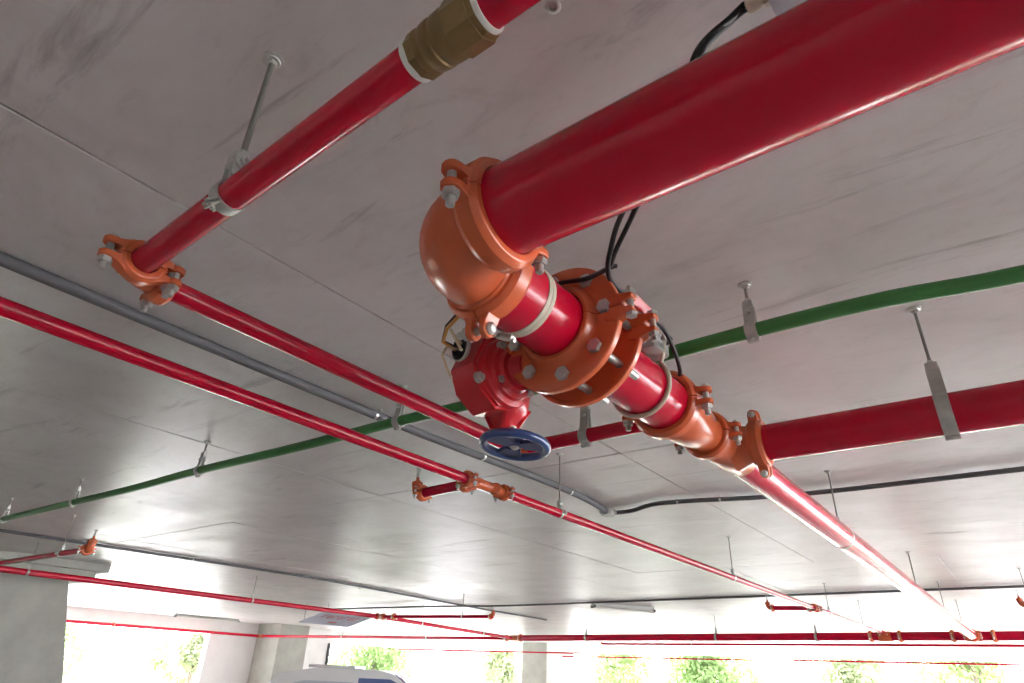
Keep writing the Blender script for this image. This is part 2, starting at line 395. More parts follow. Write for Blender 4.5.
def strap_hanger(label, c, axis, R, neck, w=.042, group=None):
    """two bent flat straps meeting above and below the pipe, hung from a rod"""
    c = Vector(c); ax = Vector(axis); ax.z = 0; ax.normalize()
    side = Vector((ax.y, -ax.x, 0)); M = Matrix((side, ax, (0, 0, 1))).transposed().to_4x4(); M.translation = c
    o = thing('strap_hanger', label, 'pipe hanger', M, group); top = H - c.z; zt = R + neck
    anchor_rod(o, top, zt - .012, .0065)
    for s_ in (-1, 1):
        pts = [(s_ * .009, zt), (s_ * .009, zt - neck * .45)]
        for i in range(25):
            a = math.radians(62 - 150 * i / 24); pts.append((s_ * (R + .0048) * math.cos(a), (R + .0048) * math.sin(a)))
        pts.append((s_ * .0065, -R - .004)); pts.append((s_ * .0045, -R - .022))
        b = MB(); b.strip(pts, w, .0042); obj('strap', (b, STEEL), o)
    b = MB(); b.cbox((0, 0, zt + .006), (.028, w * .92, .036), .003); b.hexa(.022, zt + .024, zt + .036); obj('saddle_block', (b, STEEL), o)
    bolt(o, T(-.016, 0, zt - neck * .40) @ RY(90), .030, .012, stick=.006)
    bolt(o, T(-.008, 0, -R - .013) @ RY(90), .016, .009, stick=.004)
    return o

# ------------------------------------------------------------------ the 8-inch valve assembly
R8, R6, RT_, R2, RA1 = .1115, .084, .037, .033, .032
ZM = 1.0; YN = .930
def MX(y): return -.984 + .026 * (y - .93) / 2.0      # the main run is a touch out of square
dM = Vector((.013, 1, 0)).normalized()
X0 = -.965
pipe('huge glossy red main pipe crossing the upper right of the photo', P(MX(YN) + .185, YN, ZM), P(3.4, YN - .02, ZM), R8, 64)
elbow('large orange elbow turning the huge red pipe towards the valve', P(MX(YN), YN, ZM), (1, 0, 0), dM, R8, .19, 48)
coupling('orange bolted coupling joining the huge red pipe to the large elbow', P(MX(YN) + .193, YN, ZM), (1, 0, 0), (0, 1, .05), R8)
coupling('orange bolted coupling between large elbow and short banded spool', P(MX(1.125), 1.125, ZM), dM, (.1, 0, 1), R8, nut_down=False)
pipe('short red spool with cream band between large elbow and flange', P(MX(1.12), 1.12, ZM), P(MX(1.5), 1.50, ZM), R8, 56)

def spool_band(label, y, w, name='pipe_band'):
    M = frame(P(MX(y), y, ZM), dM, (0, 0, 1)); o = thing(name, label, 'pipe band', M)
    b = MB(); b.lathe([(R8 + .0004, -w / 2), (R8 + .003, -w / 2), (R8 + .0042, -w * .3), (R8 + .0042, -w * .05), (R8 + .0028, 0), (R8 + .0042, w * .05), (R8 + .0042, w * .3), (R8 + .003, w / 2), (R8 + .0004, w / 2)], 56, loop=True); obj('band', (b, BEIGE), o)
    b = MB(); b.cbox((0, 0, 0), (.016, .05, w * .7), .003, RZ(205) @ T(R8 + .010, 0, 0)); b.cyl(.006, -.035, .035, 10, RZ(205) @ T(R8 + .016, 0, 0) @ RX(90)); obj('clamp_screw', (b, STEEL), o)
    return o
spool_band('cream plastic band clamped round the spool before the flange', 1.285, .034)

def flange(label, y, flip, ears=True):
    """split flange adapter: local z towards the other flange"""
    z = dM * (-1 if flip else 1); M = frame(P(MX(y), y, ZM), z, (1, 0, .02)); o = thing('flange_adapter', label, 'pipe flange', M)
    def half(sg):
        b = MB(); Ro = .222
        prof = [(R8 + .002, -.040), (R8 + .016, -.040), (R8 + .022, -.030), (R8 + .026, -.012), (R8 + .034, -.004), (Ro - .006, -.004), (Ro, 0), (Ro, .022), (Ro - .014, .024), (Ro - .018, .010), (R8 + .05, .008), (R8 + .03, .014), (R8 + .002, .014)]
        a = .008; b.lathe(prof, 36, I4, a, math.pi - a, True)
        for e in (-1, 1): # hinge claws at the split
            q = [(e * u, v) for u, v in [(Ro - .03, .002), (Ro + .012, .002), (Ro + .02, .012), (Ro + .048, .016), (Ro + .050, .030), (Ro + .022, .036), (Ro - .012, .046), (Ro - .05, .036)]]
            b.prism(q, -.016, .022)
        if sg < 0: b.v = [(x, -y_, z_) for x, y_, z_ in b.v]
        return b.mesh('flange_half', ORANGE, 35)
    for sg in (1, -1): bevel(obj('flange_half', cached(('fl', sg), lambda: half(sg)), o), .003)
    for e in (-1, 1): bolt(o, T(e * .258, .032, .004) @ RX(90), .064, .020, stick=.016)
    return o
Y1, Y2 = 1.487, 1.642
f1 = flange('orange split flange facing the camera, with eight hex bolts', Y1, False)
f2 = flange('orange split flange behind the valve, nearer the tee', Y2, True)
for k in range(8):
    a = math.radians(40 + 45 * k); bolt(f1, T(.174 * math.cos(a), .174 * math.sin(a), -.005), Y2 - Y1 + .010, .0265, stick=.075)

# butterfly valve with gear operator and hand wheel
def valve():
    vy = (Y1 + Y2) / 2; o = thing('butterfly_valve', 'red gear-operated butterfly valve with blue hand wheel between flanges', 'valve', T(*P(MX(vy), vy, ZM)))
    b = MB(); hw = (Y2 - Y1) / 2 - .016
    b.lathe([(.100, -hw), (.128, -hw), (.132, -hw + .01), (.132, hw - .01), (.128, hw), (.100, hw)], 48, RX(90), loop=True)
    b.cyl(.030, .12, .24, 24, RY(-96)); b.cyl(.05, .125, .15, 24, RY(-96))
    obj('body', (b, VRED), o)
    # gear box, built about its own centre
    G = T(-.288, -.03, -.088) @ RZ(-6) @ RX(-6) @ Matrix.Scale(1.2, 4); g = MB()
    octo = [(.128 * math.cos(math.radians(a)) * (1.0), .118 * math.sin(math.radians(a))) for a in (22, 62, 100, 140, 190, 225, 262, 318)]
    M = Matrix(((0, 0, 1, 0), (1, 0, 0, 0), (0, 1, 0, 0), (0, 0, 0, 1)))       # local z -> x, local x -> y, local y -> z
    g.prism(octo, -.062, .028, M); g.prism([(u * .93, v * .93) for u, v in octo], -.072, .038, M)
    g.lathe([(.105, .036), (.100, .050), (.084, .054), (.080, .064), (.066, .068), (.060, .080), (.045, .082), (.040, .12)], 36, M)
    obj_g = obj('gear_box', (g, VRED), o, G)
    # gusset over the worm shaft
    wx, wy = -.02, .066
    w = MB(); w.lathe([(.066, .04), (.068, -.05), (.064, -.085), (.046, -.105), (.032, -.125), (.026, -.14), (.036, -.142), (.036, -.152), (.02, -.153)], 28, T(wx, wy, 0))
    for k in range(4): w.prism([(.02, -.06), (.075, -.07), (.036, -.143), (.02, -.143)], -.006, .006, T(wx, wy, 0) @ RZ(45 + 90 * k) @ RX(90))
    obj('worm_housing', (w, VRED), obj_g)
    for (u, v, h) in [(-.105, -.062, .038), (-.055, .058, .056), (.02, .085, .056), (-.045, -.045, .056), (.075, -.03, .056), (.085, .06, .038)]:
        q = MB(); q.hexa(.026, 0, .012); q.cyl(.016, -.004, .001, 14); q.cyl(.008, 0, .018, 10); obj('bolt', (q, STEEL), obj_g, M @ T(u, v, h))
    for e in (-1, 1):
        q = MB(); q.hexa(.020, 0, .012); q.cyl(.007, 0, .02, 10); obj('bolt', (q, STEEL), obj_g, T(wx + e * .03, wy, -.142) @ RY(90 * e))
    # cable gland with loose wires, position pointer
    q = MB(); q.lathe([(.030, 0), (.036, .004), (.036, .016), (.028, .020), (.024, .006), (0, .004)], 24); gl = obj('cable_gland', (q, BLACK), obj_g, T(-.035, -.118, .048) @ RX(100) @ RY(-12))
    q = MB(); q.lathe([(.036, -.004), (.042, 0), (.042, .008), (.036, .010)], 24, loop=True); obj('gland_ring', (q, MGREY), gl)
    for n_, (pts, mt) in enumerate([
        ([(-.01, .0, .01), (-.008, -.005, .05), (.005, -.04, .07), (.03, -.09, .065), (.042, -.115, .06)], WIRE),
        ([(.01, .01, .01), (.02, .03, .05), (.05, .02, .07), (.09, -.035, .07), (.105, -.06, .066)], WIRE),
        ([(-.02, .0, .012), (-.03, .02, .05), (.01, .045, .06), (.07, .075, .045), (.10, .085, .03)], OWIRE),
        ([(-.025, .01, .012), (-.04, .028, .045), (.0, .058, .056), (.06, .092, .04), (.09, .10, .02)], BLACK)]):
        q = MB(); q.tube(pts, .0042 if n_ < 2 else .0055, 8); obj('wire', (q, mt), gl)
    q = MB(); q.cbox((0, 0, 0), (.06, .05, .045), .006); obj('switch_box', (q, VRED), obj_g, T(-.03, -.07, .135)); 
    q = MB(); q.cbox((0, 0, 0), (.052, .004, .03), .002); obj('name_plate', (q, LGREY), obj_g, T(-.012, -.099, .128))
    q = MB(); q.prism([(0, -.022), (0, .022), (-.05, .012), (-.062, 0), (-.05, -.012)], -.008, .008); obj('position_pointer', (q, YELLOW), obj_g, T(-.062, -.06, -.01) @ RX(80))
    # stem and wheel
    st = P(-1.268, 1.652, .70) - P(MX(vy), vy, ZM)
    q = MB(); q.cyl(.011, -.01, .10, 16); q.hexa(.034, .06, .085); obj('stem', (q, STEEL), o, T(*st))
    wh = MB(); Rw = .112
    ring = [(Rw + .0145 * math.cos(a), .0145 * math.sin(a) * 1.05) for a in (2 * math.pi * i / 14 for i in range(14))]
    wh.lathe(ring, 56, loop=True)
    wh.lathe([(0, -.006), (.020, -.006), (.034, 0), (.034, .012), (.028, .024), (.026, .055), (.012, .058)], 28)
    for k in range(3):
        a = 20 + 120 * k
        wh.prism([(.026, -.026), (Rw - .004, -.05), (Rw - .004, .05), (.026, .026)], -.007, .007, RZ(a) @ RY(0))
    W_ = obj('hand_wheel', (wh, BLUE), o, T(*st) @ RX(-5) @ RY(2))
    q = MB(); q.lathe([(0, -.016), (.007, -.016), (.011, -.012), (.016, -.010), (.016, -.006), (0, -.006)], 16); obj('hub_nut', (q, STEEL), W_)
    return o
valve()

pipe('red spool between rear flange and orange reducer', P(MX(1.632), 1.632, ZM), P(MX(2.27), 2.27, ZM), R8, 56)
# flow switch on spool: cream U-bolt, grey saddle box
def flow_switch():
    y = 2.045; o = thing('flow_switch', 'grey flow switch box strapped on red spool by cream U-bolt', 'flow switch', T(*P(MX(y), y, ZM)))
    b = MB(); pts = [(.0, 0, 0)]
    pts = [((R8 + .009) * math.cos(a), 0, (R8 + .009) * math.sin(a)) for a in (math.radians(40 - 260 * i / 40) for i in range(41))]
    a0, a1 = pts[0], pts[-1]
    b.tube([(a0[0] + .02, 0, a0[2] + .09), (a0[0] + .012, 0, a0[2] + .04)] + pts + [(a1[0] - .012, 0, a1[2] + .04), (a1[0] - .02, 0, a1[2] + .09)], .0095, 12); obj('u_bolt', (b, BEIGE), o)
    b = MB(); b.cbox((.005, -.01, R8 + .028), (.215, .12, .054), .012); b.cbox((.0, -.02, R8 + .072), (.15, .13, .05), .014); obj('saddle', (b, MGREY), o)
    b = MB(); b.cbox((.0, -.02, R8 + .125), (.15, .15, .07), .014)
    for k in range(7): b.box((.078, -.07 + k * .017, R8 + .125), (.006, .007, .06))
    obj('cover', (b, MGREY), o)
    b = MB(); b.lathe([(.017, 0), (.017, .02), (.013, .024), (.013, .036), (.008, .04)], 16, T(.10, .02, R8 + .06) @ RY(70)); obj('cable_gland', (b, BLACK), o)
    for e in (-1, 1):
        b = MB(); b.hexa(.026, 0, .014); b.cyl(.008, -.01, .03, 10); obj('nut', (b, STEEL), o, T(e * .115, .0, R8 + .058))
flow_switch()
def red_bracket():
    b = MB(); M = frame(P(MX(1.6) + .235, 1.61, ZM + .065), (0, 1, 0), (.8, 0, -.5))
    b.cbox((0, 0, 0), (.012, .034, .17), .003)
    return tag(obj('red_bracket', (b, VRED), None, M), 'small red bracket bar bridging the two flange claws', 'bracket')
red_bracket()

coupling('orange bolted coupling between flow switch spool and reducer', P(MX(2.265), 2.265, ZM), dM, (1, 0, .0), R8)
def reducer():
    b = MB(); b.lathe([(R8 * .9, 0), (R8 * 1.02, 0), (R8 * 1.02, .06), (R8 * 1.06, .075), (R8 * 1.04, .16), (R8 * .96, .24), (R6 * 1.06, .34), (R6 * 1.02, .36), (R6 * 1.02, .425), (R6 * .8, .425)], 48)
    return tag(obj('pipe_reducer', (b, ORANGE), None, frame(P(MX(2.27), 2.27, ZM), dM)), 'orange reducer barrel between two bolted couplings', 'pipe reducer')
reducer()
XE = MX(2.93)
coupling('orange bolted coupling between reducer and tee', P(MX(2.695), 2.695, ZM), dM, (1, 0, 0), R6)
tee('orange tee feeding the long receding pipe and right-hand pipe', P(XE, 2.92, ZM), dM, (1, 0, 0), R6, R6, .195, 40)
coupling('orange coupling with bolts above and below on right-hand pipe', P(XE + .160, 2.93, ZM), (1, 0, 0), (0, -.25, 1), R6, nut_down=False)
pipe('red branch pipe running right from the orange tee', P(XE + .17, 2.93, ZM), P(4.5, 3.02, ZM), R6, 48)
strap_hanger('tall flat strap hanger on the right-hand red branch pipe', P(-.055, 2.948, ZM), (1, 0, 0), R6, .125, .052)
pipe('long shiny red pipe receding from the orange tee', P(XE, 3.10, ZM), P(-.945, 16.2, ZM), R6, 40)
for k, (y, w_) in enumerate([(5.3, 'nearest the orange tee'), (9.2, 'second from the orange tee'), (12.0, 'third from the orange tee'), (14.6, 'farthest, by the far main')]):
    ring_hanger('ring hanger on long receding red pipe, ' + w_, P(XE - .012 * (y - 3) / 13, y, ZM), (0, 1, 0), R6, big=False)

# ------------------------------------------------------------------ upper left line
XT, YT = -1.842, .515
E1 = P(XT, YT, ZM)
pipe('red pipe from brass valve down to the upper left elbow', P(XT + .06, YT, ZM), P(-.638, .492, ZM), RT_, 36)
pipe('red pipe leaving the photo above the brass valve', P(-.470, .490, ZM), P(1.2, .47, ZM), RT_, 36)
elbow('small orange elbow at the upper left corner of red piping', E1, (1, 0, 0), (0, 1, 0), RT_ * .96, .072, 24)
coupling('orange bolted coupling on upper side of the upper left elbow', P(XT + .070, YT, ZM), (1, 0, 0), (0, 1, .0), RT_ * 1.02, sc=1.3)
coupling('orange bolted coupling on lower side of the upper left elbow', P(XT, YT + .095, ZM), (0, 1, 0), (1, 0, 0), R2 * 1.04, sc=1.25)
pipe('red pipe from the upper left elbow to behind blue wheel', P(XT, YT + .085, ZM), P(-1.838, 2.345, ZM), R2, 36)
elbow('orange elbow hidden behind the blue hand wheel', P(-1.838, 2.42, ZM), (0, -1, 0), (1, 0, 0), R2 * .96, .08, 20)
pipe('short red pipe from behind blue wheel to the reducer', P(-1.765, 2.42, ZM), P(-1.062, 2.42, ZM), R2, 32)
strap_hanger('strap hanger on the short red pipe below the flanges', P(-1.44, 2.42, ZM), (1, 0, 0), R2, .11, .045)
ring_hanger('swivel ring hanger on red pipe at upper left', P(-1.295, .502, ZM), (1, 0, 0), RT_, .0085, .038, ears=50, swv=1.6)
def brass_valve():
    a, b_ = P(-.645, .492, ZM), P(-.468, .490, ZM); L = (b_ - a).length
    o = thing('brass_check_valve', 'brass check valve on red pipe at top of the photo', 'valve', frame(a, b_ - a))
    def octa(q, r, z0, z1): q.hexa(2 * r, z0, z1, RZ(12), 8)
    q = MB(); q.lathe([(.041, .026), (.045, .029), (.045, .034), (.042, .038), (.042, .042), (.045, .046), (.047, .058), (.047, .066), (.044, .069), (.044, .073), (.047, .077), (.048, .096), (.046, .102)], 40); obj('body', (q, BRASS), o)
    q = MB(); octa(q, .0415, .008, .034); obj('end_nut', (q, BRASS), o)
    q = MB(); octa(q, .048, .094, L - .008); obj('end_nut', (q, BRASS), o)
    for z in (-.002, L - .012):
        q = MB(); q.lathe([(RT_ + .0005, z), (RT_ + .004, z), (RT_ + .0055, z + .003), (RT_ + .0055, z + .011), (RT_ + .004, z + .014), (RT_ + .0005, z + .014)], 36, loop=True); obj('seal_ring', (q, WHITEP), o)
    q = MB(); q.cyl(.016, .045, .075, 18, T(0, 0, .10) @ frame((0, 0, 0), (.97, .2, 0))); q.cbox((0, 0, .085), (.03, .05, .02), .006, T(0, 0, .10) @ frame((0, 0, 0), (.97, .2, 0))); obj('drain_plug', (q, CONDUIT), o)
brass_valve()
b = MB(); b.lathe([(.009, 0), (.019, 0), (.021, -.003), (.017, -.006), (.010, -.006), (.009, .004)], 20, loop=True)
tag(obj('ceiling_anchor', (b, STEEL), None, T(*px(553, 6, HC))), 'empty steel drop-in anchor socket in the ceiling', 'anchor')

# grey box above the huge pipe, cables
gp = px(775, 2, 1.32)
o = thing('junction_box', 'pale grey junction box partly hidden above the huge red pipe', 'junction box', T(*(gp + Vector((.09, .0, .06)))) @ RZ(-4))
b = MB(); b.cbox((0, 0, 0), (.20, .13, .13), .012); obj('case', (b, LGREY), o)
b = MB(); b.cbox((0, 0, .075), (.21, .14, .022), .010); obj('lid', (b, LGREY), o)
b = MB(); b.cyl(.02, .0, .05, 12, T(0, 0, .085)); obj('stand_off', (b, STEEL), o)
b = MB(); b.hexa(.044, .0, .014); b.lathe([(.019, .014), (.021, .018), (.021, .040), (.015, .048), (.008, .050)], 20); obj('cable_gland', (b, BEIGE), o, T(-.10, -.005, -.02) @ RY(-90))
gl = gp + Vector((.09 - .15, -.003, .04))
def smooth(pts, n=8):
    pts = [Vector(p) for p in pts]; out = []
    for i in range(len(pts) - 1):
        p0, p1, p2, p3 = pts[max(i - 1, 0)], pts[i], pts[i + 1], pts[min(i + 2, len(pts) - 1)]
        for k in range(n):
            t = k / n; out.append(.5 * ((2 * p1) + (p2 - p0) * t + (2 * p0 - 5 * p1 + 4 * p2 - p3) * t * t + (3 * p1 - p0 - 3 * p2 + p3) * t ** 3))
    return out + [pts[-1]]
tie = px(610, 266, 1.13)
def cable(label, pts):
    b = MB(); b.tube(smooth(pts), .0082, 10); return tag(obj('cable', (b, BLACK), None), label, 'cable')
cable('black cable sagging from the grey box to the nearer flange side', [gl, gl + Vector((-.035, .01, -.005)), px(697, 52, 1.27), px(680, 110, 1.24), px(636, 208, 1.18), px(616, 250, 1.135), tie, px(603, 271, 1.13), px(585, 279, 1.13), px(561, 283, 1.135), px(545, 290, 1.15)])
cable('black cable dropping from grey box to the flow switch', [gl + Vector((.0, .008, -.004)), gl + Vector((-.04, .02, -.004)), px(700, 56, 1.25), px(670, 140, 1.2), px(623, 212, 1.17), px(610, 252, 1.13), px(608, 270, 1.12), px(613, 284, 1.115), px(630, 299, 1.11), px(648, 314, 1.12), px(664, 330, 1.13), px(674, 350, 1.13), px(680, 372, 1.10), px(676, 380, 1.11)])
b = MB(); b.lathe([(.0125, -.003), (.0145, -.003), (.0145, .003), (.0125, .003)], 16, frame(tie, (.2, .1, 1)), loop=True); b.box((0, 0, 0), (.012, .010, .010), frame(tie + RT * .016, (0, 0, 1)))
tag(obj('cable_tie', (b, BLACK), None), 'black cable tie bundling the two hanging cables', 'cable tie')

# ------------------------------------------------------------------ second line with sprinkler branches
def sprinkler(label, base, up=True):
    o = thing('sprinkler_head', label, 'sprinkler', T(*base))
    b = MB(); b.hexa(.026, 0, .014); b.cyl(.010, -.01, .024, 12); obj('body', (b, STEEL), o)
    b = MB()
    for s_ in (-1, 1): b.tube([(s_ * .009, 0, .022), (s_ * .017, 0, .034), (s_ * .014, 0, .052), (0, 0, .062)], .003, 8)
    b.cyl(.003, .024, .06, 8); obj('frame', (b, STEEL), o)
    b = MB(); b.lathe([(0, .062), (.020, .062), (.023, .058), (.023, .060), (.018, .066), (0, .066)], 18); obj('deflector', (b, STEEL), o)
def riser_elbow(label, C, din, R, splabel):
    """elbow turning up to an upright sprinkler"""
    C = Vector(C); elbow(label, C, din, (0, 0, 1), R * .95, R * 1.9, 18)
    coupling(label.replace('elbow', 'coupling on elbow'), C + Vector(din) * R * 1.9, din, Vector((0, 0, 1)).cross(Vector(din)), R, True)
    b = MB(); b.lathe([(R * 1.15, 0), (R * 1.15, R * .8), (R * .6, R * 1.1), (.014, R * 1.3)], 18); b.cyl(.012, R, R * 1.9 + .01, 12)
    tag(obj('reducing_cap', (b, ORANGE), None, T(*(C + Vector((0, 0, R * 1.7))))), label.replace('elbow', 'threaded cap on elbow'), 'pipe cap')
    sprinkler(splabel, C + Vector((0, 0, R * 3.6)))
Z1 = 1.05
A0, A1 = P(-2.56, -1.5, Z1), P(-2.50, 16.35, Z1)
def onA(y): t = (y - A0.y) / (A1.y - A0.y); return A0.lerp(A1, t)
YT1, YT2 = 2.93, 10.85
dA = (A1 - A0).normalized()
pipe('long thin red pipe entering from the left, nearest run', A0, onA(YT1 - .09), RA1, 36)
pipe('long thin red pipe between the two sprinkler tees', onA(YT1 + .28), onA(YT2 - .09), RA1, 32)
pipe('thin red pipe from second sprinkler tee to far main', onA(YT2 + .1), onA(16.35), RA1, 24)
tee('small orange tee on thin red pipe, below the blue wheel', onA(YT1), dA, (-1, 0, 0), RA1, RA1, .09, 24, plug=(.55, -.8, -.1))
coupling('orange coupling at near side of small tee below blue wheel', onA(YT1 - .085), dA, (1, 0, 0), RA1)
coupling('orange coupling on sprinkler branch side of small tee', onA(YT1) + Vector((-.088, 0, 0)), (1, 0, 0), (0, 1, 0), RA1)
b = MB(); b.tube([onA(YT1 + .07), onA(YT1 + .20)], RA1 * 1.02, 20); tag(obj('pipe_nipple', (b, ORANGE), None), 'orange nipple joining small tee and the next coupling', 'pipe nipple')
tee('orange outlet fitting just beyond the small tee', onA(YT1 + .20), dA, (.6, -.78, -.1), RA1, RA1 * .95, .07, 24)
coupling('orange coupling beyond the outlet fitting on thin pipe', onA(YT1 + .285), dA, (1, 0, 0), RA1)
BE = P(-3.10, 2.96, Z1)
pipe('short red sprinkler branch left of the small orange tee', onA(YT1) + Vector((-.085, 0, 0)), BE + Vector((.055, 0, 0)), RA1, 28)
riser_elbow('orange elbow carrying a sprinkler below the grey conduit', BE, (1, 0, 0), RA1, 'upright sprinkler on the branch elbow below grey conduit')
ring_hanger('ring hanger on thin red pipe below the blue wheel', onA(3.88), dA, RA1, .005, .022)
ring_hanger('ring hanger midway along thin red pipe', onA(7.42), dA, RA1, .005, .022, big=False)
ring_hanger('ring hanger on thin red pipe just past second tee', onA(11.7), dA, RA1, .005, .022, big=False)
ring_hanger('ring hanger on thin red pipe near far main', onA(14.2), dA, RA1, .005, .022, big=False)
tee('small orange tee on thin red pipe, towards the far main', onA(YT2), dA, (-1, 0, 0), RA1, RA1, .09, 20)
coupling('orange coupling before the farther small tee', onA(YT2 - .085), dA, (1, 0, 0), RA1, True)
coupling('orange coupling after the farther small tee', onA(YT2 + .09), dA, (1, 0, 0), RA1, True)
coupling('orange coupling on branch of the farther small tee', onA(YT2) + Vector((-.088, 0, 0)), (1, 0, 0), (0, 1, 0), RA1, True)
BE = P(-3.17, 10.72, Z1)
pipe('short red sprinkler branch left of the farther small tee', onA(YT2) + Vector((-.085, 0, 0)), BE + Vector((.055, 0, 0)), RA1, 20)
riser_elbow('orange elbow carrying a sprinkler near the long receding pipe', BE, (1, 0, 0), RA1, 'upright sprinkler on branch near the long receding pipe')
BR = P(-.03, 11.05, Z1)
riser_elbow('orange elbow with sprinkler at right edge of the photo', BR, (1, 0, 0), RA1, 'upright sprinkler at right edge of the photo')
pipe('red sprinkler branch leaving the right edge of photo', BR + Vector((.055, 0, 0)), P(3.0, 11.05, Z1), RA1, 20)
ring_hanger('ring hanger above the sprinkler branch at right edge', P(.07, 11.05, Z1), (1, 0, 0), RA1, .005, .02, big=False)

# ------------------------------------------------------------------ green pipe
gpts = [P(-12.5, 2.0, 1.27), P(-8.72, 2.14, 1.27), P(-6.94, 2.21, 1.275), P(-5.8, 2.24, 1.268), P(-4.75, 2.255, 1.275), P(-3.54, 2.29, 1.268), P(-2.64, 2.315, 1.275), P(-1.6, 2.34, 1.266), P(-.60, 2.345, 1.275), P(-.11, 2.365, 1.272), P(.3, 2.43, 1.268), P(1.2, 2.48, 1.268), P(3.5, 2.5, 1.27)]
b = MB(); b.tube(smooth(gpts, 5), .030, 28); tag(obj('green_pipe', (b, GREEN), None), 'slightly wavy green plastic pipe hung under the ceiling', 'pipe')
for q, w_ in [(gpts[8], 'right of the valve assembly'), (gpts[6], 'beside the grey conduit'), (gpts[4], 'second from the left'), (gpts[2], 'left of the photo')]:
    strap_hanger('steel strap hanger on green pipe, ' + w_, q, (1, .02, 0), .0305, .085, .046)
strap_hanger('steel strap hanger on green pipe at left edge', P(-8.6, 2.145, 1.27), (1, .02, 0), .0305, .085, .046)

# ------------------------------------------------------------------ conduits
def conduit(label, pts, r, n=16, sm=True):
    b = MB(); b.tube(smooth(pts, 6) if sm else pts, r, n); return tag(obj('conduit', (b, CONDUIT), None), label, 'conduit')
def saddle(label, p, axis, r):
    M = frame(p, axis, (0, 0, -1)); b = MB(); w = .018
    b.lathe([(r + .0005, -w / 2), (r + .003, -w / 2), (r + .003, w / 2), (r + .0005, w / 2)], 14, I4, -math.pi / 2, math.pi / 2, True)
    for s_ in (-1, 1): b.box((-r * .9, s_ * (r + .014), 0), (.004, .03, w)); b.hexa(.010, 0, .006, T(-r * .9 + .002, s_ * (r + .016), 0) @ RY(90))
    return tag(obj('conduit_saddle', (b, STEEL), None, M), label, 'saddle')
rc = .029; zc = HC - rc - .002
JB = P(-3.10, 5.62, HC)
conduit('thick dark grey conduit along the ceiling to junction box', [P(-3.075, -1.5, zc), P(-3.09, 2.5, zc), P(-3.0, 4.4, zc), P(-3.03, 5.2, zc), P(-3.10, 5.58, zc)], rc, 20)
conduit('dark grey conduit from junction box to the right edge', [P(-3.06, 5.66, zc), P(-2.85, 5.66, zc), P(-2.55, 5.52, zc), P(-2.2, 5.56, zc), P(-1.3, 5.78, zc), P(.3, 5.80, zc), P(3, 5.85, zc)], .02, 18)
o = thing('junction_box', 'small round grey junction box where two ceiling conduits meet', 'junction box', T(*JB))
b = MB(); b.cyl(.065, -.055, -.001, 24, ch=.004); b.cbox((0, 0, -.028), (.17, .06, .04), .008, RZ(35)); obj('case', (b, MGREY), o)
b = MB(); b.cyl(.068, -.064, -.054, 24, ch=.003); obj('lid', (b, MGREY), o)
saddle('bright saddle on thick conduit beside green pipe', P(-3.09, 2.5, zc), (0, 1, 0), rc)
saddle('bright saddle on thick conduit just before junction box', P(-3.0, 4.75, zc), (0, 1, 0), rc)
saddle('bright saddle on thick conduit behind blue wheel', P(-3.03, 3.55, zc), (0, 1, 0), rc)
saddle('bright saddle on right-hand conduit near junction box', P(-2.32, 5.535, zc), (1, .1, 0), .02)
saddle('bright saddle on right-hand conduit beside ceiling joint', P(-1.95, 5.62, zc), (1, .1, 0), .02)
r4 = .022; z4 = HC - r4 - .002
c4 = [P(-11.0, -1, z4), P(-11.03, 2.76, z4), P(-10.75, 7.46, z4), P(-11.1, 11, z4), P(-11.4, 13.76, z4), P(-11.6, 17.0, z4)]
conduit('grey conduit above the left-hand sprinkler run', c4, r4)
for y_, w_ in [(3.2, 'left edge'), (6.0, 'middle'), (9.2, 'far end')]:
    q = px(*{3.2: (30, 537), 6.0: (193, 559), 9.2: (360, 588)}[y_], z4)
    saddle('bright saddle on conduit above left-hand sprinkler run, ' + w_, q, (0, 1, 0), r4)
conduit('grey conduit crossing the far ceiling past the lamp', [P(-16, 12.3, z4 - .047), P(-12.3, 12.4, z4 - .047), P(-10, 12.75, z4 - .047), P(-7.82, 13.1, z4), P(.07, 12.75, z4), P(4, 12.7, z4)], .02)

# ------------------------------------------------------------------ lamps (unlit)
def lamp(label, a, b_):
    a, b_ = Vector(a), Vector(b_); d = b_ - a; L = d.length; c = (a + b_) / 2; c.z = H
    o = thing('ceiling_lamp', label, 'lamp', T(*c) @ Matrix.Rotation(math.atan2(d.y, d.x), 4, 'Z'))
    q = MB(); q.cbox((0, 0, -.035), (L, .10, .07), .008); obj('housing', (q, MGREY), o)
    q = MB(); q.prism([(-.05, -.07), (.05, -.07), (.11, -.115), (.105, -.12), (.045, -.078), (-.045, -.078), (-.105, -.12), (-.11, -.115)], -L / 2, L / 2, Matrix(((0, 0, 1, 0), (1, 0, 0, 0), (0, 1, 0, 0), (0, 0, 0, 1)))); obj('reflector', (q, LAMP), o)
    for s_ in (-1, 1):
        q = MB(); q.cyl(.014, -L / 2 + .05, L / 2 - .05, 14, RY(90)); obj('tube', (q, LAMP), o, T(0, s_ * .04, -.108))
        q = MB(); q.box((0, 0, 0), (.03, .2, .06)); obj('end_cap', (q, CONDUIT), o, T(s_ * (L / 2 - .015), 0, -.09))
lamp('unlit fluorescent ceiling lamp on the conduit above far main', P(-7.75, 13.2, 1.5), P(-6.95, 14.6, 1.5))
lamp('unlit fluorescent ceiling lamp near the left opening', P(-25.3, 12.6, 1.5), P(-25.3, 15.2, 1.5))

